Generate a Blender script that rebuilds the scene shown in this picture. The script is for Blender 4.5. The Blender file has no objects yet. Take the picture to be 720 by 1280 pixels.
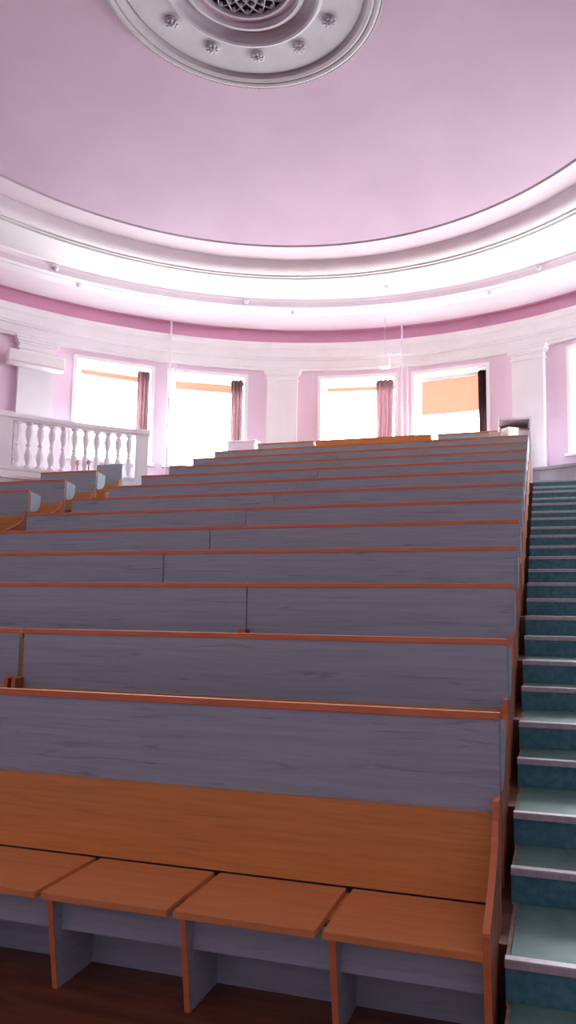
import bpy, bmesh, math, random
from mathutils import Vector, Matrix
random.seed(7)
C = bpy.context.scene.collection
PI = math.pi
U = 0.9                       # one seating row is 0.9 m deep
EYE = 1.7955
CX, CY = -3.564, 7.161        # centre of the round hall
S = 7.47                      # ceiling height above the eye
def H(h): return h*S + EYE
def R(d): return math.radians(d)

# ------------------------------------------------------------------ materials
def mat(name, col, rough=.6, metal=0.0, spec=.5):
    m = bpy.data.materials.new(name); m.use_nodes = True
    b = m.node_tree.nodes['Principled BSDF']
    b.inputs['Base Color'].default_value = (*col, 1); b.inputs['Roughness'].default_value = rough
    b.inputs['Metallic'].default_value = metal; b.inputs['Specular IOR Level'].default_value = spec
    return m
def noisy(name, c1, c2, scale=(1,1,1), nscale=4, detail=5, rough=.6, lo=.35, hi=.65, c3=None, vein=None, bump=0, spec=.5, distort=0.0, metal=0.0):
    m = mat(name, c1, rough, metal, spec); nt = m.node_tree; N = nt.nodes; L = nt.links
    b = N['Principled BSDF']
    tc = N.new('ShaderNodeTexCoord'); mp = N.new('ShaderNodeMapping'); mp.inputs['Scale'].default_value = scale
    oi = N.new('ShaderNodeObjectInfo'); ad = N.new('ShaderNodeVectorMath'); ad.operation = 'MULTIPLY_ADD'
    cmb = N.new('ShaderNodeCombineXYZ')
    for i in range(3): L.new(oi.outputs['Random'], cmb.inputs[i])
    L.new(cmb.outputs[0], ad.inputs[0]); ad.inputs[1].default_value = (17, 23, 31)
    L.new(tc.outputs['Object'], ad.inputs[2]); L.new(ad.outputs[0], mp.inputs['Vector'])
    n = N.new('ShaderNodeTexNoise'); n.inputs['Scale'].default_value = nscale; n.inputs['Detail'].default_value = detail
    n.inputs['Distortion'].default_value = distort
    L.new(mp.outputs[0], n.inputs['Vector'])
    r = N.new('ShaderNodeValToRGB'); r.color_ramp.elements[0].position = lo; r.color_ramp.elements[1].position = hi
    r.color_ramp.elements[0].color = (*c1, 1); r.color_ramp.elements[1].color = (*c2, 1)
    L.new(n.outputs['Fac'], r.inputs[0]); out = r.outputs[0]
    if vein:
        n2 = N.new('ShaderNodeTexNoise'); n2.inputs['Scale'].default_value = vein[0]; n2.inputs['Detail'].default_value = 3
        n2.inputs['Distortion'].default_value = 1.2
        mp2 = N.new('ShaderNodeMapping'); mp2.inputs['Scale'].default_value = vein[1]
        L.new(ad.outputs[0], mp2.inputs['Vector']); L.new(mp2.outputs[0], n2.inputs['Vector'])
        r2 = N.new('ShaderNodeValToRGB'); r2.color_ramp.elements[0].position = vein[2]; r2.color_ramp.elements[1].position = vein[3]
        mx = N.new('ShaderNodeMixRGB'); L.new(n2.outputs['Fac'], r2.inputs[0]); L.new(r2.outputs[0], mx.inputs['Fac'])
        L.new(out, mx.inputs['Color1']); mx.inputs['Color2'].default_value = (*c3, 1); out = mx.outputs[0]
    L.new(out, b.inputs['Base Color'])
    if bump:
        bp = N.new('ShaderNodeBump'); bp.inputs['Strength'].default_value = bump; bp.inputs['Distance'].default_value = .01
        L.new(n.outputs['Fac'], bp.inputs['Height']); L.new(bp.outputs[0], b.inputs['Normal'])
    return m
M = {}
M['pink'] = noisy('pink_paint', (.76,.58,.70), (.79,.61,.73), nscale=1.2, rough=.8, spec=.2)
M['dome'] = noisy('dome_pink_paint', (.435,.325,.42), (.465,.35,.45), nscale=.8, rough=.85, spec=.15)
M['palepink'] = noisy('pale_pink_paint', (.80,.72,.78), (.83,.75,.81), nscale=1.0, rough=.8, spec=.2)
M['bandpink'] = noisy('shaded_pink_paint', (.62,.33,.47), (.66,.36,.50), nscale=1.5, rough=.85, spec=.1)  # wall pink deepened: the shade under the ledge is put into this colour
M['coverpink'] = noisy('soft_pink_paint', (.54,.45,.51), (.57,.48,.54), nscale=1.0, rough=.85, spec=.1)
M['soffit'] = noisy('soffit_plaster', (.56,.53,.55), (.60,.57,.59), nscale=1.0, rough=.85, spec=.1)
M['white'] = noisy('white_plaster', (.80,.77,.80), (.84,.81,.84), nscale=2.0, rough=.75, spec=.2)
M['lavender'] = noisy('grey_and_shaded_plaster', (.66,.59,.66), (.71,.64,.70), nscale=2.0, rough=.8, spec=.2)
M['medal'] = noisy('medallion_plaster', (.44,.42,.46), (.49,.47,.51), nscale=3.0, rough=.8, spec=.2)
M['grey'] = noisy('grey_wood_laminate', (.29,.385,.445), (.37,.475,.535), scale=(1.0,8,26), nscale=1.6, detail=7, rough=.42, lo=.3, hi=.7,
                  c3=(.19,.25,.285), vein=(2.0, (.9,6,13), .60, .76), distort=.4)
M['orange'] = noisy('orange_beech_laminate', (.56,.235,.05), (.66,.30,.075), scale=(1.5,20,30), nscale=1.4, detail=5, rough=.4, lo=.3, hi=.72,
                    c3=(.44,.20,.055), vein=(2.0, (.8,14,18), .56, .75))
M['orangeseat'] = noisy('orange_seat_laminate', (.60,.245,.075), (.70,.305,.105), scale=(1.2,26,26), nscale=1.4, detail=4, rough=.38, lo=.3, hi=.72)
M['trim'] = noisy('orange_edge_band', (.60,.19,.065), (.66,.22,.08), scale=(2,10,10), nscale=2, rough=.5)
M['endside'] = noisy('shaded_orange_laminate', (.26,.075,.035), (.32,.10,.045), scale=(10,10,2), nscale=2, rough=.55)  # orange laminate with the shadow beside the stairs worked into its colour
M['parquet'] = noisy('dark_red_parquet', (.095,.030,.013), (.21,.072,.030), scale=(1,7,1), nscale=2.2, detail=7, rough=.4, lo=.3, hi=.75, bump=.15, distort=.6)
M['concrete'] = noisy('dusty_concrete', (.30,.26,.20), (.46,.41,.33), nscale=18, rough=.9, bump=.3)
M['lino'] = noisy('green_linoleum', (.10,.24,.19), (.16,.33,.265), nscale=6, detail=8, rough=.38, lo=.3, hi=.7,
                  c3=(.20,.35,.29), vein=(3, (1,1,1), .55, .8))
M['linoriser'] = noisy('teal_linoleum', (.045,.19,.23), (.09,.28,.325), nscale=22, detail=8, rough=.5, lo=.35, hi=.68,
                       c3=(.03,.085,.11), vein=(60, (1,1,1), .60, .75))
M['alu'] = noisy('worn_aluminium', (.62,.62,.66), (.74,.73,.77), nscale=30, rough=.42, metal=.3)
M['alufront'] = noisy('worn_nosing_lip', (.45,.43,.46), (.55,.52,.55), nscale=30, rough=.5, metal=.2)
M['dark'] = mat('black_void', (.012,.016,.014), .9)
M['plastic'] = noisy('white_plastic', (.82,.79,.79), (.85,.82,.82), nscale=2, rough=.4)
M['cardboard'] = noisy('white_card', (.88,.87,.88), (.92,.91,.92), nscale=3, rough=.7)
M['curtain'] = noisy('mauve_curtain', (.28,.18,.20), (.35,.23,.25), scale=(1,1,.2), nscale=6, rough=.85)
M['darkcurtain'] = noisy('dark_plum_curtain', (.10,.05,.07), (.16,.08,.10), scale=(1,1,.2), nscale=6, rough=.85)
M['greyplinth'] = noisy('grey_painted_plinth', (.33,.31,.33), (.37,.35,.37), nscale=3, rough=.7)
M['brown'] = noisy('brown_board', (.24,.13,.09), (.32,.18,.13), scale=(2,10,10), nscale=2, rough=.5)
M['cabinet'] = noisy('pale_laminate', (.62,.60,.68), (.68,.66,.74), scale=(6,6,1), nscale=3, rough=.5)
M['pinkcap'] = mat('pink_bud', (.66,.42,.52), .6)
M['window'] = noisy('white_window_frame', (.84,.83,.84), (.87,.86,.87), nscale=3, rough=.5)
def translucent(name, col, mixf=.6):
    m = bpy.data.materials.new(name); m.use_nodes = True; nt = m.node_tree; N = nt.nodes; N.clear()
    o = N.new('ShaderNodeOutputMaterial'); mx = N.new('ShaderNodeMixShader'); d = N.new('ShaderNodeBsdfDiffuse'); t = N.new('ShaderNodeBsdfTranslucent')
    w = N.new('ShaderNodeTexWave'); w.inputs['Scale'].default_value = 40; tc = N.new('ShaderNodeTexCoord')
    nt.links.new(tc.outputs['Object'], w.inputs['Vector'])
    mc = N.new('ShaderNodeMixRGB'); mc.inputs['Color1'].default_value = (*col,1); mc.inputs['Color2'].default_value = (*[c*.93 for c in col],1)
    nt.links.new(w.outputs['Fac'], mc.inputs['Fac']); nt.links.new(mc.outputs[0], d.inputs[0]); nt.links.new(mc.outputs[0], t.inputs[0])
    mx.inputs[0].default_value = mixf
    nt.links.new(d.outputs[0], mx.inputs[1]); nt.links.new(t.outputs[0], mx.inputs[2]); nt.links.new(mx.outputs[0], o.inputs[0]); return m
M['blind'] = translucent('orange_blind_cloth', (.34,.20,.155), .032)
def glass():
    m = bpy.data.materials.new('window_glass'); m.use_nodes = True; nt = m.node_tree; N = nt.nodes; N.clear()
    o = N.new('ShaderNodeOutputMaterial'); mx = N.new('ShaderNodeMixShader'); t = N.new('ShaderNodeBsdfTransparent'); g = N.new('ShaderNodeBsdfGlossy')
    g.inputs['Roughness'].default_value = .03; lw = N.new('ShaderNodeFresnel'); lw.inputs[0].default_value = 1.45
    t.inputs[0].default_value = (.97,.98,.98,1)
    nt.links.new(lw.outputs[0], mx.inputs[0]); nt.links.new(t.outputs[0], mx.inputs[1]); nt.links.new(g.outputs[0], mx.inputs[2]); nt.links.new(mx.outputs[0], o.inputs[0]); return m
M['glass'] = glass()

# ------------------------------------------------------------------ helpers
def link(name, me, m, parent=None, loc=None, rotz=0):
    o = bpy.data.objects.new(name, me); C.objects.link(o)
    if m and not me.materials: me.materials.append(M[m])
    if parent: o.parent = parent
    if loc: o.location = loc
    if rotz: o.rotation_euler = (0,0,rotz)
    return o
def bm2me(name, bm, smooth=False):
    bmesh.ops.recalc_face_normals(bm, faces=bm.faces)
    me = bpy.data.meshes.new(name); bm.to_mesh(me); bm.free()
    if smooth:
        for p in me.polygons: p.use_smooth = True
    return me
def bx(bm, x0, x1, y0, y1, z0, z1, bev=0):
    t = bmesh.new()
    vs = [t.verts.new(p) for p in ((x0,y0,z0),(x1,y0,z0),(x1,y1,z0),(x0,y1,z0),(x0,y0,z1),(x1,y0,z1),(x1,y1,z1),(x0,y1,z1))]
    for f in ((3,2,1,0),(4,5,6,7),(0,1,5,4),(1,2,6,5),(2,3,7,6),(3,0,4,7)): t.faces.new([vs[i] for i in f])
    if bev: bmesh.ops.bevel(t, geom=t.edges[:], offset=bev, segments=2, affect='EDGES', profile=.6)
    me = bpy.data.meshes.new('t'); t.to_mesh(me); t.free(); bm.from_mesh(me); bpy.data.meshes.remove(me)
def prism_x(bm, prof, x0, x1):
    "polygon in (y,z) extruded along x"
    a = [bm.verts.new((x0,y,z)) for y,z in prof]; b = [bm.verts.new((x1,y,z)) for y,z in prof]
    bm.faces.new(a); bm.faces.new(b[::-1]); n = len(prof)
    for i in range(n): bm.faces.new((a[i], a[(i+1)%n], b[(i+1)%n], b[i]))
def lathe(bm, prof, a0=-180, a1=180, step=1.5, centre=(0,0)):
    full = abs(a1-a0) >= 359.9
    n = max(2, int(round((a1-a0)/step))); rings = []
    for i in range(n if full else n+1):
        a = R(a0+(a1-a0)*i/n)
        rings.append([bm.verts.new((centre[0]+r*math.sin(a), centre[1]+r*math.cos(a), z)) for r,z in prof])
    for i in range(n if full else n):
        p, q = rings[i], rings[(i+1)%len(rings)]
        for j in range(len(prof)-1):
            try: bm.faces.new((p[j], p[j+1], q[j+1], q[j]))
            except ValueError: pass
    return rings
def lathe_solid(bm, prof, a0, a1, step=1.5):
    "closed profile swept over an arc, with capped ends"
    rings = lathe(bm, prof+[prof[0]], a0, a1, step)
    for rr in (rings[0], rings[-1]):
        try: bm.faces.new(rr[:-1])
        except ValueError: pass
    bmesh.ops.remove_doubles(bm, verts=bm.verts, dist=1e-5)
def empty(name, loc, label=None, cat=None, group=None, rotz=0):
    o = bpy.data.objects.new(name, None); C.objects.link(o); o.location = loc; o.rotation_euler = (0,0,rotz); o.empty_display_size = .1
    tag(o, label, cat, group); return o
def tag(o, label=None, cat=None, group=None, kind=None):
    if label: o['label'] = label
    if cat: o['category'] = cat
    if group: o['group'] = group
    if kind: o['kind'] = kind
    return o
def struct(name, me, m, loc=(0,0,0)):
    o = link(name, me, m, None, loc); o['kind'] = 'structure'; return o
def polar(psi, r, z): return Vector((CX + r*math.sin(R(psi)), CY + r*math.cos(R(psi)), z))
CEN = (CX, CY, 0)
def dup(root, loc):
    r = root.copy(); C.objects.link(r); r.location = loc
    for ch in list(root.children):
        c = ch.copy(); C.objects.link(c); c.parent = r
        for g in ch.children:
            d = g.copy(); C.objects.link(d); d.parent = c
    return r

# ------------------------------------------------------------------ ceiling
def ring(name, m, pts, step=1.5, smooth=True):
    bm = bmesh.new(); lathe(bm, [(r*S, H(h)) for r,h in pts], step=step)
    me = bm2me(name, bm, False)
    me.polygons.foreach_set('use_smooth', [smooth]*len(me.polygons))
    if smooth: me.set_sharp_from_angle(angle=R(24))
    return struct(name, me, m, CEN)
dome = [(r, 1.0 - .076*(r/.74)**2.2) for r in [.0805,.11,.15,.22,.3,.38,.46,.54,.6,.66,.70,.738]]
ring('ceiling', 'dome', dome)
ring('trim_1', 'coverpink', [(.738,.9244),(.7385,.930),(.7425,.930),(.743,.9215),(.75,.9215),(.775,.9165),(.792,.9130),(.797,.9120)])
ring('trim_2', 'lavender', [(.797,.912),(.800,.905),(.806,.897),(.814,.890),(.824,.886)])  # cove turned from the windows, its shade put in as greyer plaster
ring('trim_3', 'soffit', [(.824,.886),(.826,.8875),(.838,.8875),(.839,.884),(.843,.8835),(.844,.887),(.853,.8875),(.854,.8835),(.858,.8832),(.859,.888),(.864,.889),
                        (.92,.897),(.98,.906),(1.045,.9145)])
ring('trim_4', 'palepink', [(1.045,.9145),(1.066,.917),(1.068,.908)])
ring('trim_5', 'lavender', [(1.068,.908),(1.070,.893)])  # upright inward face, greyed in colour for its shade
ring('trim_6', 'white', [(1.070,.893),(1.074,.891),(1.082,.8912),(1.083,.888),(1.098,.886),(1.112,.8835)])
ring('trim_7', 'palepink', [(1.112,.8835),(1.128,.873),(1.150,.862),(1.168,.858)])
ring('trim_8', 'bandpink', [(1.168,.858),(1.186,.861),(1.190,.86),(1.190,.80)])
ring('trim_9', 'white', [(1.190,.813),(1.166,.815),(1.164,.806),(1.167,.797),(1.171,.793),(1.171,.768),(1.175,.765),(1.175,.762),(1.180,.760),(1.181,.738),(1.183,.735),(1.183,.728),(1.190,.726)])

# ceiling medallion
md = empty('ceiling_medallion', (CX, CY, H(.998)), 'round plaster ceiling rose with flower bosses and pierced grille in the dome', 'ceiling rose')
def part_lathe(name, m, prof, step=2, teeth=0):
    bm = bmesh.new(); rg = lathe(bm, [(r*S, z*S) for r,z in prof], step=step)
    if teeth:
        for i, rr in enumerate(rg):
            for v in rr[2:-2]:
                v.co.z -= .016*(i % 2); v.co.x *= 1+.001*(i % 2); v.co.y *= 1+.001*(i % 2)
    me = bm2me(name, bm, True); me.set_sharp_from_angle(angle=R(30)); return link(name, me, m, md)
part_lathe('disc', 'medal', [(.134,-.0052),(.15,-.0055),(.196,-.0085),(.199,-.009),(.203,-.0055)])
part_lathe('outer_moulding', 'medal', [(.203,-.0055),(.207,-.014),(.214,-.016),(.218,-.0135),(.2185,-.0125),(.2195,-.0155),(.2245,-.017),(.2285,-.0155),(.2305,-.007),(.231,-.0015)])
part_lathe('bead_border', 'medal', [(.2285,-.0125),(.2292,-.0135),(.2305,-.0145),(.2318,-.0135),(.2325,-.0115),(.2318,-.0095),(.2300,-.0085)], step=1.0, teeth=1)
part_lathe('inner_moulding', 'medal', [(.134,-.0052),(.1335,-.009),(.131,-.0125),(.127,-.014),(.123,-.0125),(.1215,-.0085),(.121,-.004),(.117,-.001),(.112,.001),(.106,.001),(.1055,-.002),(.102,-.005),(.097,-.0055),(.093,-.003),(.092,.001),(.088,.003),(.084,.003),(.0835,.0005),(.080,.0005),(.0795,.010)])
# pierced grille
bm = bmesh.new(); bmesh.ops.create_circle(bm, cap_ends=True, segments=64, radius=.082*S, matrix=Matrix.Translation((0,0,.0095*S)))
gp = link('grille', bm2me('grille', bm), 'dark', md)
bm = bmesh.new()
def strip(bm, pts, w, t):
    prev = None
    for i, p in enumerate(pts):
        q = pts[min(i+1, len(pts)-1)]; o = pts[max(i-1, 0)]
        dx, dy = q[0]-o[0], q[1]-o[1]; l = math.hypot(dx, dy) or 1; nx, ny = -dy/l*w/2, dx/l*w/2
        z = .0065*S
        cur = [bm.verts.new((p[0]+nx, p[1]+ny, z)), bm.verts.new((p[0], p[1], z-t)), bm.verts.new((p[0]-nx, p[1]-ny, z))]
        if prev:
            bm.faces.new((prev[0], prev[1], cur[1], cur[0])); bm.faces.new((prev[1], prev[2], cur[2], cur[1]))
        prev = cur
rg = .0795*S
for s in (-1, 1):
    for i in range(20):
        a0 = 2*PI*i/20
        pts = []
        for k in range(15):
            t = k/14; r = rg*(.12+.88*t); a = a0 + s*1.35*math.log(.12+.88*t)*.62
            pts.append((r*math.sin(a), r*math.cos(a)))
        strip(bm, pts, .020, .016)
for rr in (.35, .62):
    pts = [(rg*rr*math.sin(2*PI*k/48), rg*rr*math.cos(2*PI*k/48)) for k in range(49)]
lat = link('lattice', bm2me('lattice', bm), 'medal', gp)
bm = bmesh.new()
for r, n, off in ((.93,20,0),(.77,20,.5),(.63,20,0),(.50,20,.5),(.38,10,0),(.2,10,.5)):
    for i in range(n):
        a = 2*PI*(i+off)/n; bmesh.ops.create_icosphere(bm, subdivisions=2, radius=.026, matrix=Matrix.Translation((rg*r*math.sin(a), rg*r*math.cos(a), .0075*S)))
link('stud_pattern', bm2me('stud_pattern', bm, True), 'medal', gp)['kind'] = 'stuff'
def rosette_mesh():
    bm = bmesh.new()
    for i in range(8):
        a = 2*PI*i/8
        mt = Matrix.Rotation(a, 4, 'Z') @ Matrix.Translation((.058,0,-.018)) @ Matrix.Rotation(.45, 4, 'Y') @ Matrix.Diagonal((.036,.030,.022,1))
        bmesh.ops.create_icosphere(bm, subdivisions=2, radius=1, matrix=mt)
    for i in range(5):
        a = 2*PI*i/5
        bmesh.ops.create_icosphere(bm, subdivisions=2, radius=1, matrix=Matrix.Rotation(a,4,'Z') @ Matrix.Translation((.026,0,-.038)) @ Matrix.Diagonal((.024,.02,.016,1)))
    bmesh.ops.create_icosphere(bm, subdivisions=2, radius=.018, matrix=Matrix.Translation((0,0,-.052)))
    bmesh.ops.create_cone(bm, cap_ends=True, segments=24, radius1=.088, radius2=.100, depth=.022, matrix=Matrix.Translation((0,0,-.006)))
    return bm2me('rosette', bm, True)
rm = rosette_mesh()
for i in range(12):
    a = R(30*i - 15.6 + 1); link('rosette', rm, 'medal', md, (.158*S*math.sin(a), .158*S*math.cos(a), -.0062*S), -a)

# ------------------------------------------------------------------ round wall with windows
RW, RG = 1.19*S, 1.236*S
ZB, ZT, ZTOP = H(.401), H(.702), H(.815)
wins = [(-48.75,-38.2),(-35.5,-24.25),(-12.5,-.85),(2.2,13.4),(25.7,36.9),(39.4,50.6)]
for s in (1,):
    pass
pils = [-54.2,-18.5,19.8,55.8,92.2,-91.3,-128,128.5,165,-165]
def wall(name, a0, a1):
    bm = bmesh.new()
    ed = {a0, a1}
    a = a0
    while a < a1: ed.add(round(a,3)); a += 1.5
    ws = [w for w in wins if w[0] >= a0 and w[1] <= a1]
    ed = {e for e in ed if not any(abs(e-x) < .4 and e != x for w in ws for x in w)}
    for w in ws: ed.update(w)
    ed = sorted(ed)
    def P(a, r, z): return bm.verts.new((r*math.sin(R(a)), r*math.cos(R(a)), z))
    def quad(*p): bm.faces.new([P(*q) for q in p])
    for e, f in zip(ed, ed[1:]):
        mid = (e+f)/2
        w = next((w for w in ws if w[0] < mid < w[1]), None)
        if w:
            for z0, z1 in ((0,ZB),(ZT,ZTOP)): quad((e,RW,z0),(f,RW,z0),(f,RW,z1),(e,RW,z1))
            quad((e,RW,ZT),(f,RW,ZT),(f,RG+.06,ZT),(e,RG+.06,ZT)); quad((e,RW,ZB),(f,RW,ZB),(f,RG+.06,ZB),(e,RG+.06,ZB))
        else: quad((e,RW,0),(f,RW,0),(f,RW,ZTOP),(e,RW,ZTOP))
    for w in ws:
        for a in w: quad((a,RW,ZB),(a,RG+.06,ZB),(a,RG+.06,ZT),(a,RW,ZT))
    bmesh.ops.remove_doubles(bm, verts=bm.verts, dist=1e-4)
    me = bm2me(name, bm, True); me.set_sharp_from_angle(angle=R(30)); return struct(name, me, 'pink', CEN)
wall('wall_back', -57, 57); wall('wall_right', 57, 125); wall('wall_left', -125, -57); wall('wall_front', 125, 235)
# windows: frame, sill, glass
for i, (a0, a1) in enumerate(wins):
    bm = bmesh.new(); am = (a0+a1)/2; c = RG*math.cos(R((a1-a0)/2)); hw = RG*math.sin(R((a1-a0)/2))
    e = .004
    y0, y1 = RG-.02, RG+.05        # local y is radial
    fw = .07
    def mk(name, boxes, m, parent, bev=0):
        b = bmesh.new()
        for q in boxes: bx(b, *q, bev=bev)
        return link(name, bm2me(name, b), m, parent)
    b = bmesh.new()
    for q in ((-hw, -hw+fw, y0-.03, y0+.04, ZB+e, ZT-e), (hw-fw, hw, y0-.03, y0+.04, ZB+e, ZT-e), (-hw+fw, hw-fw, y0-.03, y0+.04, ZB+e, ZB+.09), (-hw+fw, hw-fw, y0-.03, y0+.04, ZT-.09, ZT-e)): bx(b, *q)
    # white surround lining on the wall face
    s0 = RW*math.cos(R((a1-a0)/2)); sw = RW*math.sin(R((a1-a0)/2))
    w = struct('window_%d' % (i+1), bm2me('window', b), 'window', CEN); w.rotation_euler = (0,0,-R(am))
    b = bmesh.new()
    for aa, bb in ((-sw-.07, -sw+.012), (sw-.012, sw+.07)): bx(b, aa, bb, s0-.035, s0+.30, ZB, ZT-.012)
    bx(b, -sw-.07, sw+.07, s0-.035, s0+.30, ZT-.012, ZT+.07)
    link('architrave', bm2me('architrave', b), 'window', w)
    b = bmesh.new(); bx(b, -sw-.12, sw+.12, s0-.12, s0+.3, ZB-.06, ZB+.012, bev=.012); link('window_sill', bm2me('window_sill', b), 'window', w)
    b = bmesh.new(); vs = [b.verts.new(p) for p in ((-hw+fw,y0+.005,ZB+.09),(hw-fw,y0+.005,ZB+.09),(hw-fw,y0+.005,ZT-.09),(-hw+fw,y0+.005,ZT-.09))]; b.faces.new(vs)
    link('pane', bm2me('pane', b), 'glass', w)
    L = bpy.data.lights.new('daylight_portal', 'AREA'); L.shape = 'RECTANGLE'; L.size = 2*hw+.1; L.size_y = ZT-ZB; L.cycles.is_portal = True
    lo = bpy.data.objects.new('daylight_portal', L); C.objects.link(lo); lo.location = polar(am, RG+.12, (ZB+ZT)/2)
    d = (Vector((CX,CY,(ZB+ZT)/2)) - lo.location); lo.rotation_euler = d.to_track_quat('-Z','Y').to_euler()

# pilasters (structure trim)
LAND = (2.325+1.995)*U
def pilaster(psi, n):
    bm = bmesh.new(); h = 2.36
    def arc(r0, r1, a, z0, z1): lathe_solid_box(bm, r0, r1, psi-a, psi+a, z0, z1)
    zc = H(.727)
    arc(1.172*S, RW+.02, h, LAND, H(.692))
    arc(1.168*S, RW+.02, h+.16, H(.692), H(.698)); arc(1.171*S, RW+.02, h+.03, H(.698), H(.708))
    arc(1.167*S, RW+.02, h+.22, H(.708), H(.714)); arc(1.163*S, RW+.02, h+.45, H(.714), H(.722)); arc(1.160*S, RW+.02, h+.6, H(.722), H(.7285))
    arc(1.166*S, RW+.02, h+.25, LAND, LAND+.28)
    struct('trim_%d' % n, bm2me('pilaster', bm), 'white', CEN)
def lathe_solid_box(bm, r0, r1, a0, a1, z0, z1):
    n = max(1, int((a1-a0)/1.5)); A = []
    for i in range(n+1):
        a = R(a0+(a1-a0)*i/n); s, c = math.sin(a), math.cos(a)
        A.append([bm.verts.new((r*s, r*c, z)) for r, z in ((r0,z0),(r1,z0),(r1,z1),(r0,z1))])
    for p, q in zip(A, A[1:]):
        for j in range(4): bm.faces.new((p[j], p[(j+1)%4], q[(j+1)%4], q[j]))
    bm.faces.new(A[0]); bm.faces.new(A[-1][::-1])
for i, p in enumerate(pils[:8]): pilaster(p, 10+i)
# grey plinth along the wall to the right of the landing
bm = bmesh.new(); lathe_solid_box(bm, 1.155*S, RW+.02, 20.3, 60, LAND, H(.3625)); lathe_solid_box(bm, 1.150*S, RW+.02, 20.3, 60, H(.3625)-.03, H(.3665))
struct('baseboard_right', bm2me('plinth', bm), 'greyplinth', CEN)
bm = bmesh.new(); lathe_solid_box(bm, 1.18*S, RW+.02, -57, 17, LAND, LAND+.22); lathe_solid_box(bm, 1.183*S, RW+.02, -57, 17, LAND+.22, LAND+.26)
struct('baseboard_back', bm2me('skirting', bm), 'palepink', CEN)

# ------------------------------------------------------------------ floors and stepped platforms
bm = bmesh.new(); bmesh.ops.create_circle(bm, cap_ends=True, segments=128, radius=RW+.05)
struct('floor', bm2me('floor', bm), 'parquet', CEN)
RP = 1.052*S
for k in range(1, 13):
    y0 = (3.62+k-1)*U - CY; z0, z1 = .36*(k-1)*U, .36*k*U
    hx = math.sqrt(RP*RP-y0*y0); a = math.degrees(math.atan2(hx, y0))
    poly = [(RP*math.sin(R(-a+2*a*i/60)), RP*math.cos(R(-a+2*a*i/60))) for i in range(61)]
    b = bmesh.new(); lo = [b.verts.new((x,y,z0)) for x,y in poly]; hi = [b.verts.new((x,y,z1)) for x,y in poly]
    b.faces.new(hi[::-1]); b.faces.new(lo)
    for i in range(61): b.faces.new((lo[i], lo[(i+1)%61], hi[(i+1)%61], hi[i]))
    struct('floor', bm2me('platform', b), 'parquet', CEN)
bm = bmesh.new(); lathe_solid_box(bm, RP+.004, RW, -112, 112, 0, LAND); struct('floor', bm2me('gallery_floor', bm), 'parquet', CEN)
# retaining wall and base of the gallery balustrade at the left
bm = bmesh.new(); lathe_solid_box(bm, RP-.06, RP+.16, -66, -38.7, 2.2, H(.300)); lathe_solid_box(bm, RP-.10, RP+.20, -66, -38.6, H(.300), H(.309)); lathe_solid_box(bm, RP-.07, RP+.17, -66, -38.7, H(.309), H(.317)); lathe_solid_box(bm, RP-.03, RP+.14, -66, -38.8, H(.317), H(.3235))
struct('trim_20', bm2me('gallery_kerb', bm), 'white', CEN)

# ------------------------------------------------------------------ staircases
def step(j): return (3.467 + j//2 + (j%2)*.616)*U, (-1.635 + .18*j + 1.995)*U + .009
def stairs(label, fl, fr):
    st = empty('staircase', (0,0,0), label, 'stairs', 'aisle stairs')
    body = bmesh.new()
    for j in range(-1, 23):
        y, z = step(j); yn = step(j+1)[0] if j < 22 else y+.3
        xl, xr = fl(y/U-3.467)*U, fr(y/U-3.467)*U
        b = bmesh.new(); bx(b, xl, xr, y-.004, yn+.004, z-.0085, z); link('tread', bm2me('tread', b), 'lino', st)
        b = bmesh.new(); bx(b, xl-.020, xr, y-.006, y+.004, z-.162+.002, z-.01); link('riser', bm2me('riser', b), 'linoriser', st)
        b = bmesh.new(); bx(b, xl-.022, xr, y-.016, y-.006, z-.030, z-.002); bx(b, xl-.022, xr, y-.016, y+.022, z-.002, z+.005, bev=.0015)
        n = link('nosing', bm2me('nosing', b), 'alu', st)
        n.data.materials.append(M['alufront'])
        for p in n.data.polygons:
            if p.center.z < z-.004: p.material_index = 1
        bx(body, xl-.021, xr+.01, y, yn+.02 if j < 22 else yn, z-.162-.02 if j >= 0 else 0.0, z-.0086)
    link('stair_base', bm2me('stair_base', body), 'concrete', st)
stairs('green linoleum stairs with pale metal nosings climbing beside the right ends of the benches', lambda e: -.258-.0185*e, lambda e: 1.38)
stairs('narrow stair aisle between the main bench block and the shorter left benches', lambda e: -9.05-.034*e, lambda e: -7.65-.0125*e)

# ------------------------------------------------------------------ benches
SEATS = {}
def seat_mesh(w):
    key = round(w, 3)
    if key not in SEATS:
        b = bmesh.new(); bx(b, 0, w*U, -.59*U, -.095*U, .463*U, .498*U, bev=.003); SEATS[key] = bm2me('seat', b)
        SEATS[key].materials.append(M['orangeseat'])
    return SEATS[key]
b = bmesh.new(); prism_x(b, [(-.49*U,0),(-.565*U,.460*U),(-.11*U,.460*U),(-.11*U,0)], 0, .028*U); DIV = bm2me('divider', b); DIV.materials.append(M['grey'])
b = bmesh.new(); prism_x(b, [(-.49*U-.006,0),(-.565*U-.006,.460*U),(-.565*U,.460*U),(-.49*U,0)], -.0008, .028*U+.0008); DIVB = bm2me('divider_edge', b); DIVB.materials.append(M['trim'])
b = bmesh.new(); bx(b, 0, .028*U, -.42*U, -.096*U, .455*U, .476*U); HNG = bm2me('hinge', b); HNG.materials.append(M['orangeseat'])
EP = [(-.50,0),(-.592,.575),(-.45,.635),(-.31,.70),(-.20,.765),(-.135,.83),(-.105,.90),(-.10,.985),(-.012,.985),(-.012,0)]
b = bmesh.new(); prism_x(b, [(y*U,z*U) for y,z in EP], 0, .030*U); ENDP = bm2me('end_panel', b); ENDP.materials.append(M['endside'])
b = bmesh.new()
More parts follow.
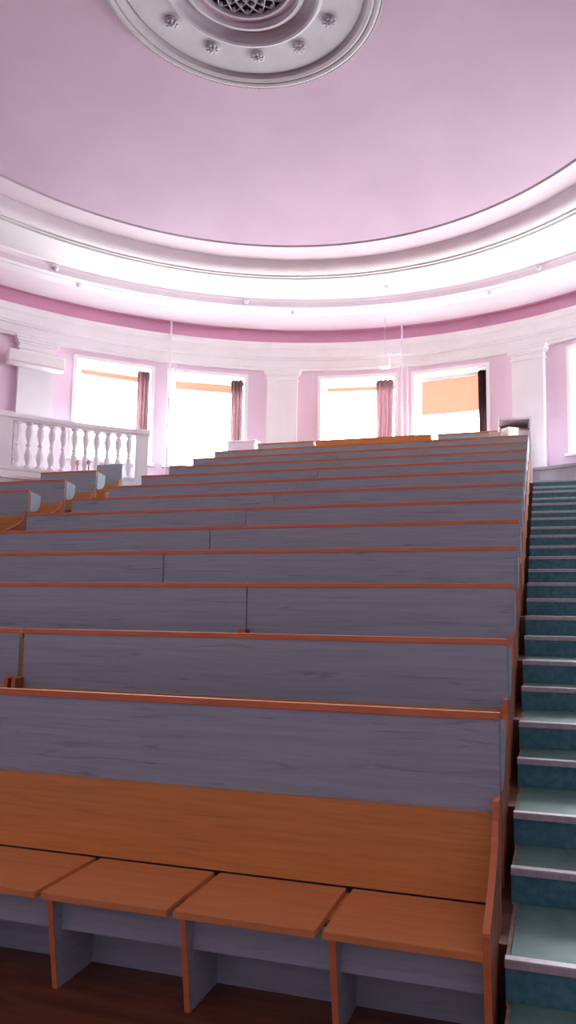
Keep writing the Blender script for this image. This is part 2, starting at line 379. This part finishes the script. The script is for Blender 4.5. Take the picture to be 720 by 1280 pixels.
for (y0,z0),(y1,z1) in zip(EP[:8], EP[1:9]):
    ny, nz = (z0-z1), (y1-y0); l = math.hypot(ny, nz); ny, nz = ny/l*.006, nz/l*.006
    prism_x(b, [(y0*U,z0*U),(y1*U,z1*U),(y1*U+ny,z1*U+nz),(y0*U+ny,z0*U+nz)], -.0008, .030*U+.0008)
ENDB = bm2me('edge_band', b); ENDB.materials.append(M['trim'])
# desk side: hangs from the rim, rounded lower back corner
DS = [(.028,1.0),(.028,1.36),(.30,1.315),(.30,1.20),(.285,1.12),(.25,1.06),(.19,1.015),(.11,.995)]
b = bmesh.new(); prism_x(b, [(y*U,z*U) for y,z in DS], 0, .03*U); DSID = bm2me('desk_side', b); DSID.materials.append(M['grey'])
b = bmesh.new(); prism_x(b, [(.02*U,1.36*U),(.30*U,1.315*U),(.30*U,1.325*U),(.02*U,1.372*U)], -.002, .03*U+.004); bx(b, -.002, .03*U+.004, .026*U, .040*U, 1.0*U, 1.36*U)
DSB = bm2me('desk_side_band', b); DSB.materials.append(M['trim'])

def floor_z(k): return .36*k*U
def bench(aR, w, k, n, label, side_l=False, side_r=False, end_l=True, end_r=True, orange_front=False, group='lecture benches', full=True, rim=True, dz=0.0, dy=0.0, desk=True):
    t = empty('lecture_bench', (aR*U, (3.792+k+dy)*U, floor_z(k)), label, 'bench', group)
    def bxp(name, m, *q, bev=0):
        b = bmesh.new(); bx(b, *[v*U for v in q], bev=bev); return link(name, bm2me(name, b), m, t)
    g = .008
    zt = 1.3975+dz
    bxp('front_panel', 'orange' if orange_front else 'grey', -w+g, -g, 0, .026, .02, zt-.038)
    if rim: bxp('edge_trim', 'trim', -w+g*.5, -g*.5, -.008, .028, zt-.038, zt, bev=.003)
    if desk:
      b = bmesh.new(); prism_x(b, [(y*U,z*U) for y,z in ((.028,zt-.036),(.028,zt-.012),(.31,zt-.075),(.31,zt-.10))], (-w+.03)*U, -.03*U)
      link('desk_top', bm2me('desk_top', b), 'orange', t)
    # leaning orange backrest
    b = bmesh.new(); prism_x(b, [(y*U,z*U) for y,z in ((-.093,.506),(-.048,.915),(-.004,.915),(-.004,.506))], (-w+.05)*U, -.030*U)
    link('backrest', bm2me('backrest', b), 'orange', t)
    bxp('kickboard', 'grey', -w+.05, -.03, -.214, -.190, 0, .455)
    bxp('apron', 'grey', -w+.05, -.03, -.485, -.463, .285, .46)
    p = (w-.042)/n
    for i in range(n):
        x = -(i+1)*p
        link('seat', seat_mesh(p-.036), None, t, (x*U, 0, 0))
        if i < n-1:
            d = link('seat_divider', DIV, None, t, ((x+.028)*U, 0, 0)); link('edge_band', DIVB, None, d)
            link('hinge_block', HNG, None, t, ((x-.034)*U, 0, 0))
    if end_r:
        e = link('end_panel', ENDP, None, t, (((-.036 if k < 5 else -.016) if end_r is True else -.036)*U, 0, 0)); link('edge_band', ENDB, None, e)
    if end_l:
        e = link('end_panel', ENDP, None, t, ((-w+.004)*U, 0, 0)); link('edge_band', ENDB, None, e)
    if side_r:
        e = link('desk_side', DSID, None, t, (-.03*U, 0, dz*U))
        if side_r is True: link('edge_band', DSB, None, e)
    if side_l:
        e = link('desk_side', DSID, None, t, (-w*U, 0, dz*U))
    return t
def aR_(k): return -.3158 - .0239*k
def aL_(k): return -7.60 - .0125*k
ordn = ['front','second','third','fourth','fifth','sixth','seventh','eighth','ninth','tenth','eleventh','twelfth','topmost']
joints = {0:-4.12,1:-4.136,2:-2.669,3:-4.116,4:-4.097,5:-4.095,6:-4.106,7:-4.121,8:-4.127,9:-4.138}
for k in range(12):
    aR, aL = aR_(k), aL_(k)
    if k == 10: aL = -7.74
    if k == 11: aL = -7.74
    adj = {0:.010, 1:-.030, 2:-.006}.get(k, 0)
    if k in joints:
        J = joints[k]
        if k == 0:
            l1 = 'lecture bench in the front row with four orange seats and backrest in full view'
            l2 = 'front-row bench at the left, its last seat cut by the photo edge'
        else:
            l1 = 'grey-fronted bench in the %s row from the front, right of the joint' % ordn[k]
            l2 = 'grey-fronted bench in the %s row from the front, left of the joint' % ordn[k]
        bench(aR, aR-J, k, max(2, round((aR-J)/.76)), l1, side_r='plain', end_l=True, dz=adj)
        if k == 1: J -= .030
        bench(J, J-aL, k, max(2, round((J-aL)/.74)), l2, side_l=True, end_r='inner', dz=adj)
    else:
        bench(aR, aR-aL, k, 9, 'long unbroken grey-fronted bench in the %s row from the front' % ordn[k], side_r='plain', side_l=True, dz=adj)
# topmost row stands on the landing
bench(-5.625, 1.465, 12, 2, 'short grey bench in the topmost row, leftmost, below the middle pilaster', group='lecture benches')
bench(-2.775, 2.81, 12, 4, 'orange-fronted bench in the topmost row, beneath the third window', orange_front=True)
bench(-1.286, 1.36, 12, 2, 'short grey bench in the topmost row, beneath the window with the half-drawn blind')
# left block
yc = CY/U; xc = CX/U
wherel = {10:'behind all the others, one seat wide, by the balustrade post', 9:'second from the back, in front of the balusters',
          8:'third from the back, its grey side panel showing', 7:'fourth from the back, cut by the left photo edge', 6:'lowest one showing, only its side panel in view at the left edge'}
for k in (6,7,8,9,10):
    a_r = {6:-9.345, 7:-9.371, 8:-9.401, 9:-9.432, 10:-9.50}[k]
    dd = 3.792+k
    left = xc - math.sqrt((1.008*8.3)**2 - (dd-yc)**2) + .02
    if k == 9: left = -10.85
    if k == 10: left = -10.18
    w = a_r-left
    bench(a_r, w, k, max(1, round(w/.74)), 'left-hand bench '+wherel[k], side_r=(k < 10), end_l=True, group='left lecture benches', rim=(k < 10), desk=(k < 10))

# ------------------------------------------------------------------ balustrade at the left
zb, zr = H(.3235), H(.474)
bal = empty('balustrade', (CX, CY, zb), 'white stone balustrade with turned balusters on the gallery at the left', 'balustrade')
RB = RP+.055
def bpart(name, boxes, m='white'):
    b = bmesh.new()
    for q in boxes: lathe_solid_box(b, *q)
    return link(name, bm2me(name, b), m, bal)
zz = zr-zb
bpart('rail', [(RB-.10,RB+.10,-58.6,-41.0,zz-.13,zz-.09),(RB-.13,RB+.13,-58.6,-41.0,zz-.09,zz-.02),(RB-.11,RB+.11,-58.6,-41.0,zz-.02,zz)])
bpart('bottom_rail', [(RB-.10,RB+.10,-58.6,-41.0,0,.07)])
bpart('pedestal', [(RB-.12,RB+.12,-41.0,-39.1,0,zz-.10),(RB-.15,RB+.15,-41.2,-38.9,zz-.10,zz-.02),(RB-.14,RB+.14,-41.1,-39.0,zz-.02,zz+.01),(RB-.14,RB+.14,-41.1,-39.0,-.25,.10)])
bpart('pedestal', [(RB-.12,RB+.12,-61.6,-58.6,0,zz-.10),(RB-.15,RB+.15,-61.8,-58.4,zz-.10,zz-.02),(RB-.14,RB+.14,-61.7,-58.5,zz-.02,zz+.01)])
bh = zz-.13-.07
prof = [(.0,0),(.075,0),(.075,.05),(.05,.07),(.045,.10),(.06,.16),(.078,.22),(.08,.28),(.07,.34),(.05,.40),(.038,.46),(.036,.48),(.055,.50),(.055,.52),(.036,.54),(.038,.57),(.05,.63),(.07,.70),(.08,.77),(.075,.83),(.055,.90),(.045,.93),(.05,.94),(.075,.95),(.075,1.0),(0,1.0)]
b = bmesh.new(); lathe(b, [(max(r,.0005)*.92, z*bh) for r,z in prof], step=18); bmesh.ops.remove_doubles(b, verts=b.verts, dist=1e-5)
bme = bm2me('baluster', b, True); bme.set_sharp_from_angle(angle=R(50))
for i in range(11):
    a = -57.7 + 1.58*i; link('baluster', bme, 'white', bal, (RB*math.sin(R(a)), RB*math.cos(R(a)), .07), -R(a))

# ------------------------------------------------------------------ blinds and curtains
def blind(win, zt, zb2, label, thick, a_in=.0, a_out=.0):
    a0, a1 = wins[win]; am = (a0+a1)/2; half = R((a1-a0)/2); r = (1.222)*S
    hw = r*math.sin(half)-.03; yy = r*math.cos(half)-.02
    t = empty('roller_blind', (CX, CY, 0), label, 'blind', 'orange roller blinds', -R(am))
    b = bmesh.new(); n = 20
    x0, x1 = -hw+.10+a_in, hw-.03-a_out
    for s in range(n+1):
        x = x0+(x1-x0)*s/n
        for z in (zb2, zt): b.verts.new((x, yy+.004*math.sin(s*1.3), z))
    b.verts.ensure_lookup_table()
    for s in range(n): b.faces.new([b.verts[i] for i in (2*s, 2*s+2, 2*s+3, 2*s+1)])
    bmesh.ops.solidify(b, geom=b.faces[:], thickness=.002)
    link('blind_cloth', bm2me('blind_cloth', b), 'blind', t)
    b = bmesh.new(); bx(b, x0, x1, yy-.012, yy+.012, zb2-.03, zb2); link('bottom_bar', bm2me('bottom_bar', b), 'window', t)
    b = bmesh.new(); bx(b, x0-.03, x1+.02, yy-.05, yy+.03, zt-.01, zt+.07, bev=.01); link('cassette', bm2me('cassette', b), 'window', t)
    return t
blind(0, H(.6800), H(.6650), 'orange roller blind nearly rolled up behind the balustrade window', .1)
blind(1, H(.6810), H(.6560), 'short orange roller blind in the window between balustrade post and middle pilaster', .1)
blind(2, H(.6800), H(.6680), 'thin strip of orange roller blind in the window just right of the middle pilaster', .1)
blind(3, H(.6850), H(.5760), 'orange roller blind drawn halfway down in the window beside the right pilaster', .1)
def curtain(win, wdeg, off, m, label, zbot=ZB+.02, r=1.200):
    a1 = wins[win][1]-off; a0 = a1-wdeg; am = (a0+a1)/2; rr = r*S; L = rr*R(wdeg)
    b = bmesh.new(); n = 36; nz = 10; rows = []
    for j in range(nz+1):
        z = zbot + (ZT-.05-zbot)*j/nz; row = []
        for i in range(n+1):
            u = i/n; x = (u-.5)*L*(.94+.06*j/nz); y = rr + .045*math.sin(u*2*PI*3.5+.4*math.sin(j*.5)) + .01*math.sin(u*23)
            row.append(b.verts.new((x, y, z)))
        rows.append(row)
    for p, q in zip(rows, rows[1:]):
        for i in range(n): b.faces.new((p[i], p[i+1], q[i+1], q[i]))
    bmesh.ops.solidify(b, geom=b.faces[:], thickness=.006)
    o = link('curtain', bm2me('curtain', b, True), m, None, (CX, CY, 0), -R(am)); tag(o, label, 'curtain', 'window curtains')
curtain(0, 1.75, .25, 'curtain', 'mauve curtain bunched at the right side of the window behind the balustrade')
curtain(1, 1.75, .35, 'curtain', 'mauve curtain bunched in the window left of the middle pilaster')
curtain(2, 2.65, .35, 'curtain', 'wide mauve curtain in the window right of the middle pilaster')
curtain(3, 1.45, .05, 'darkcurtain', 'dark plum curtain beside the half-drawn orange blind')

# ------------------------------------------------------------------ wall things
ac = empty('air_conditioner', polar(-54.6, 1.146*S, H(.655)), 'long white air conditioner mounted across the left pilaster', 'air conditioner', rotz=R(54.6))
def acp(name, m, *q, bev=0):
    b = bmesh.new(); bx(b, *q, bev=bev); return link(name, bm2me(name, b), m, ac)
acp('casing', 'plastic', -.56, .56, -.10, .20, -.135, .155, bev=.03)
acp('outlet_flap', 'lavender', -.50, .50, -.112, -.098, -.125, -.085, bev=.004)
acp('end_cap', 'cabinet', .30, .55, -.108, -.099, -.118, -.10)
def tube(bm, p0, p1, r, seg=10):
    p0, p1 = Vector(p0), Vector(p1); d = p1-p0
    bmesh.ops.create_cone(bm, cap_ends=True, segments=seg, radius1=r, radius2=r, depth=d.length, matrix=Matrix.Translation((p0+p1)/2) @ d.to_track_quat('Z','Y').to_matrix().to_4x4())
for psi, lab, z0 in ((-35.9+.15, 'pale vertical heating pipe on the wall left of the second window', LAND), (.55, 'pale vertical pipe on the wall between the two right windows', LAND)):
    p = polar(psi, 1.1600*S, 0); b = bmesh.new(); tube(b, (0,0,z0), (0,0,H(.856)), .022)
    tube(b, (.13,.02,z0), (.13,.02,H(.725)), .016)
    for z in (z0+1.0, z0+2.4, H(.72), H(.80)): tube(b, (0,0,z-.03), (0,0,z+.03), .032)
    o = link('wall_pipe', bm2me('wall_pipe', b, True), 'palepink', None, (p.x, p.y, 0), -R(psi)); tag(o, lab, 'pipe', 'wall pipes')
sp = empty('hanging_speaker', polar(-1.79, 1.125*S, H(.727)), 'small white box hanging from a wire above the third window', 'speaker', rotz=R(1.8))
b = bmesh.new(); bx(b, -.115, .115, -.09, .09, -.13, .11, bev=.02); link('housing', bm2me('housing', b), 'plastic', sp)
b = bmesh.new(); tube(b, (0,0,.11), (0,0,H(.883)-H(.727)), .006); link('wire', bm2me('wire', b), 'lavender', sp)
for psi, r, h, lab in ((-53.7,1.068,.905,'small fitting on the white ceiling ring, far left'), (-24.3,1.068,.905,'small fitting on the ceiling ring, above the second window'),
                       (24.3,1.068,.905,'small fitting on the ceiling ring, far right'), (.38,.98,.9055,'tiny ceiling fitting on the inner soffit above the hanging box'),
                       (15.8,1.095,.886,'tiny ceiling fitting on the outer ring, right of the hanging box'), (-16.6,1.095,.886,'tiny ceiling fitting on the outer ring above the middle pilaster'),
                       (-50,1.095,.886,'tiny ceiling fitting on the outer ring at the left')):
    p = polar(psi, r*S-.03, H(h)); b = bmesh.new()
    bmesh.ops.create_uvsphere(b, u_segments=12, v_segments=8, radius=.045, matrix=Matrix.Translation((0,0,-.02)))
    tube(b, (0,0,-.02), (0,0,.03), .055, 14)
    o = link('ceiling_fitting', bm2me('ceiling_fitting', b, True), 'lavender', None, p); tag(o, lab, 'ceiling fitting', 'ceiling fittings')

# low white cabinet by the second window, tall open cabinet at the top of the stairs, paper box
t = empty('storage_cabinet', (-7.03, 14.75, LAND), 'white cabinet against the wall below the curtain of the second window', 'cabinet')
def P(t, name, m, *q, bev=0):
    b = bmesh.new(); bx(b, *q, bev=bev); return link(name, bm2me(name, b), m, t)
P(t, 'body', 'palepink', -.34, .34, -.02, .22, 0, 1.44); P(t, 'top', 'window', -.37, .37, -.05, .24, 1.44, 1.48, bev=.006)
for s in (-1, 1):
    d = P(t, 'door', 'palepink', min(.005*s,.32*s), max(.005*s,.32*s), -.036, -.02, .06, 1.40); P(d, 'handle', 'alu', .03*s-.008, .03*s+.008, -.055, -.036, .7, .85)
t = empty('open_cabinet', (-.60, 14.62, LAND), 'tall pale open-fronted cabinet at the top of the stairs, beside the white box', 'cabinet', rotz=R(6))
z1 = 1.56
P(t, 'side_panel', 'cabinet', .045, .085, -.20, .42, 0, z1, bev=.003)
P(t, 'side_panel', 'cabinet', -.56, -.53, -.05, .42, 0, z1-.16)
P(t, 'top', 'cabinet', -.56, .045, -.16, .42, z1-.045, z1-.005, bev=.003)
P(t, 'back_panel', 'brown', -.53, .045, .385, .41, z1-.22, z1-.045)
P(t, 'shelf', 'brown', -.53, .045, -.12, .385, z1-.24, z1-.215)
P(t, 'front_board', 'cabinet', -.53, .045, -.14, -.12, 0, z1-.26)
t = empty('paper_box', (-.86, 13.43, (-.5976+.3598*11+1.995)*U-.038*U+.036), 'white cardboard box standing on the desk below the open cabinet', 'box', rotz=R(38))
P(t, 'carton', 'cardboard', -.11, .11, -.11, .11, 0, .155, bev=.004); P(t, 'lid', 'cardboard', -.118, .118, -.118, .118, .115, .165, bev=.004)
t = empty('paper_stack', (-1.10, 13.49, (-.5976+.3598*11+1.995)*U-.038*U+.022), 'stack of pale paper lying left of the white box', 'paper stack', rotz=R(4))
b = bmesh.new()
for i in range(7):
    o = random.uniform(-.006,.006); bx(b, -.16+o, .07+o, -.10, .06, i*.018, i*.018+.015)
link('sheets', bm2me('sheets', b), 'cardboard', t)
for i, (x, lab) in enumerate(((-9.058,'small pink-headed stand on the left bench, left of its lilac twin'), (-8.80,'small lilac-headed stand near the corner of the left bench'))):
    t = empty('table_microphone', (x, 11.68, (-.5976+.3598*9+1.995)*U-.02), lab, 'microphone', 'small stands on the left desk')
    b = bmesh.new(); tube(b, (0,0,0), (0,0,.17), .010); tube(b, (0,0,0), (0,0,.008), .03); link('stem', bm2me('stem', b), 'dark', t)
    b = bmesh.new(); bmesh.ops.create_uvsphere(b, u_segments=14, v_segments=10, radius=.04, matrix=Matrix.Translation((0,0,.215)) @ Matrix.Diagonal((1,1,1.35,1))); link('head', bm2me('head', b, True), 'pinkcap', t)

# ------------------------------------------------------------------ daylight
w = bpy.data.worlds.new('World'); bpy.context.scene.world = w; w.use_nodes = True
nt = w.node_tree; bg = nt.nodes['Background']; bg.inputs[1].default_value = 1.0
tc = nt.nodes.new('ShaderNodeTexCoord'); sx = nt.nodes.new('ShaderNodeSeparateXYZ'); rp = nt.nodes.new('ShaderNodeValToRGB')
nt.links.new(tc.outputs['Generated'], sx.inputs[0]); mr = nt.nodes.new('ShaderNodeMapRange'); mr.inputs[1].default_value = -1; mr.inputs[2].default_value = 1
nt.links.new(sx.outputs['Z'], mr.inputs[0]); nt.links.new(mr.outputs[0], rp.inputs[0])
el = rp.color_ramp.elements; el[0].position = .42; el[0].color = (1.04,1.06,1.06,1); el[1].position = .55; el[1].color = (.62,.67,.71,1)
nt.links.new(rp.outputs[0], bg.inputs[0]); bg.inputs[1].default_value = 33.0

# ------------------------------------------------------------------ camera
cam = bpy.data.cameras.new('camera'); co = bpy.data.objects.new('camera', cam); C.objects.link(co)
rt = Vector((.9632,.2687,.0069)); bk = Vector((.2678,-.9574,-.1080)); bk.normalize(); rt = (rt - bk*rt.dot(bk)).normalized(); up = bk.cross(rt)
co.matrix_world = Matrix(((rt.x,up.x,bk.x,0),(rt.y,up.y,bk.y,0),(rt.z,up.z,bk.z,EYE),(0,0,0,1)))
cam.sensor_width = 36; cam.lens = 886.8/1280*36; cam.shift_x = (360-452.53)/1280; cam.shift_y = (649.92-640)/1280
cam.clip_start = .05; cam.clip_end = 200
sc = bpy.context.scene; sc.camera = co
sc.view_settings.view_transform = 'Standard'; sc.view_settings.look = 'None'; sc.view_settings.gamma = 1; sc.view_settings.use_curve_mapping = False
sc.view_settings.exposure = 0.14
sc.cycles.max_bounces = 14; sc.cycles.diffuse_bounces = 10; sc.cycles.sample_clamp_indirect = 0
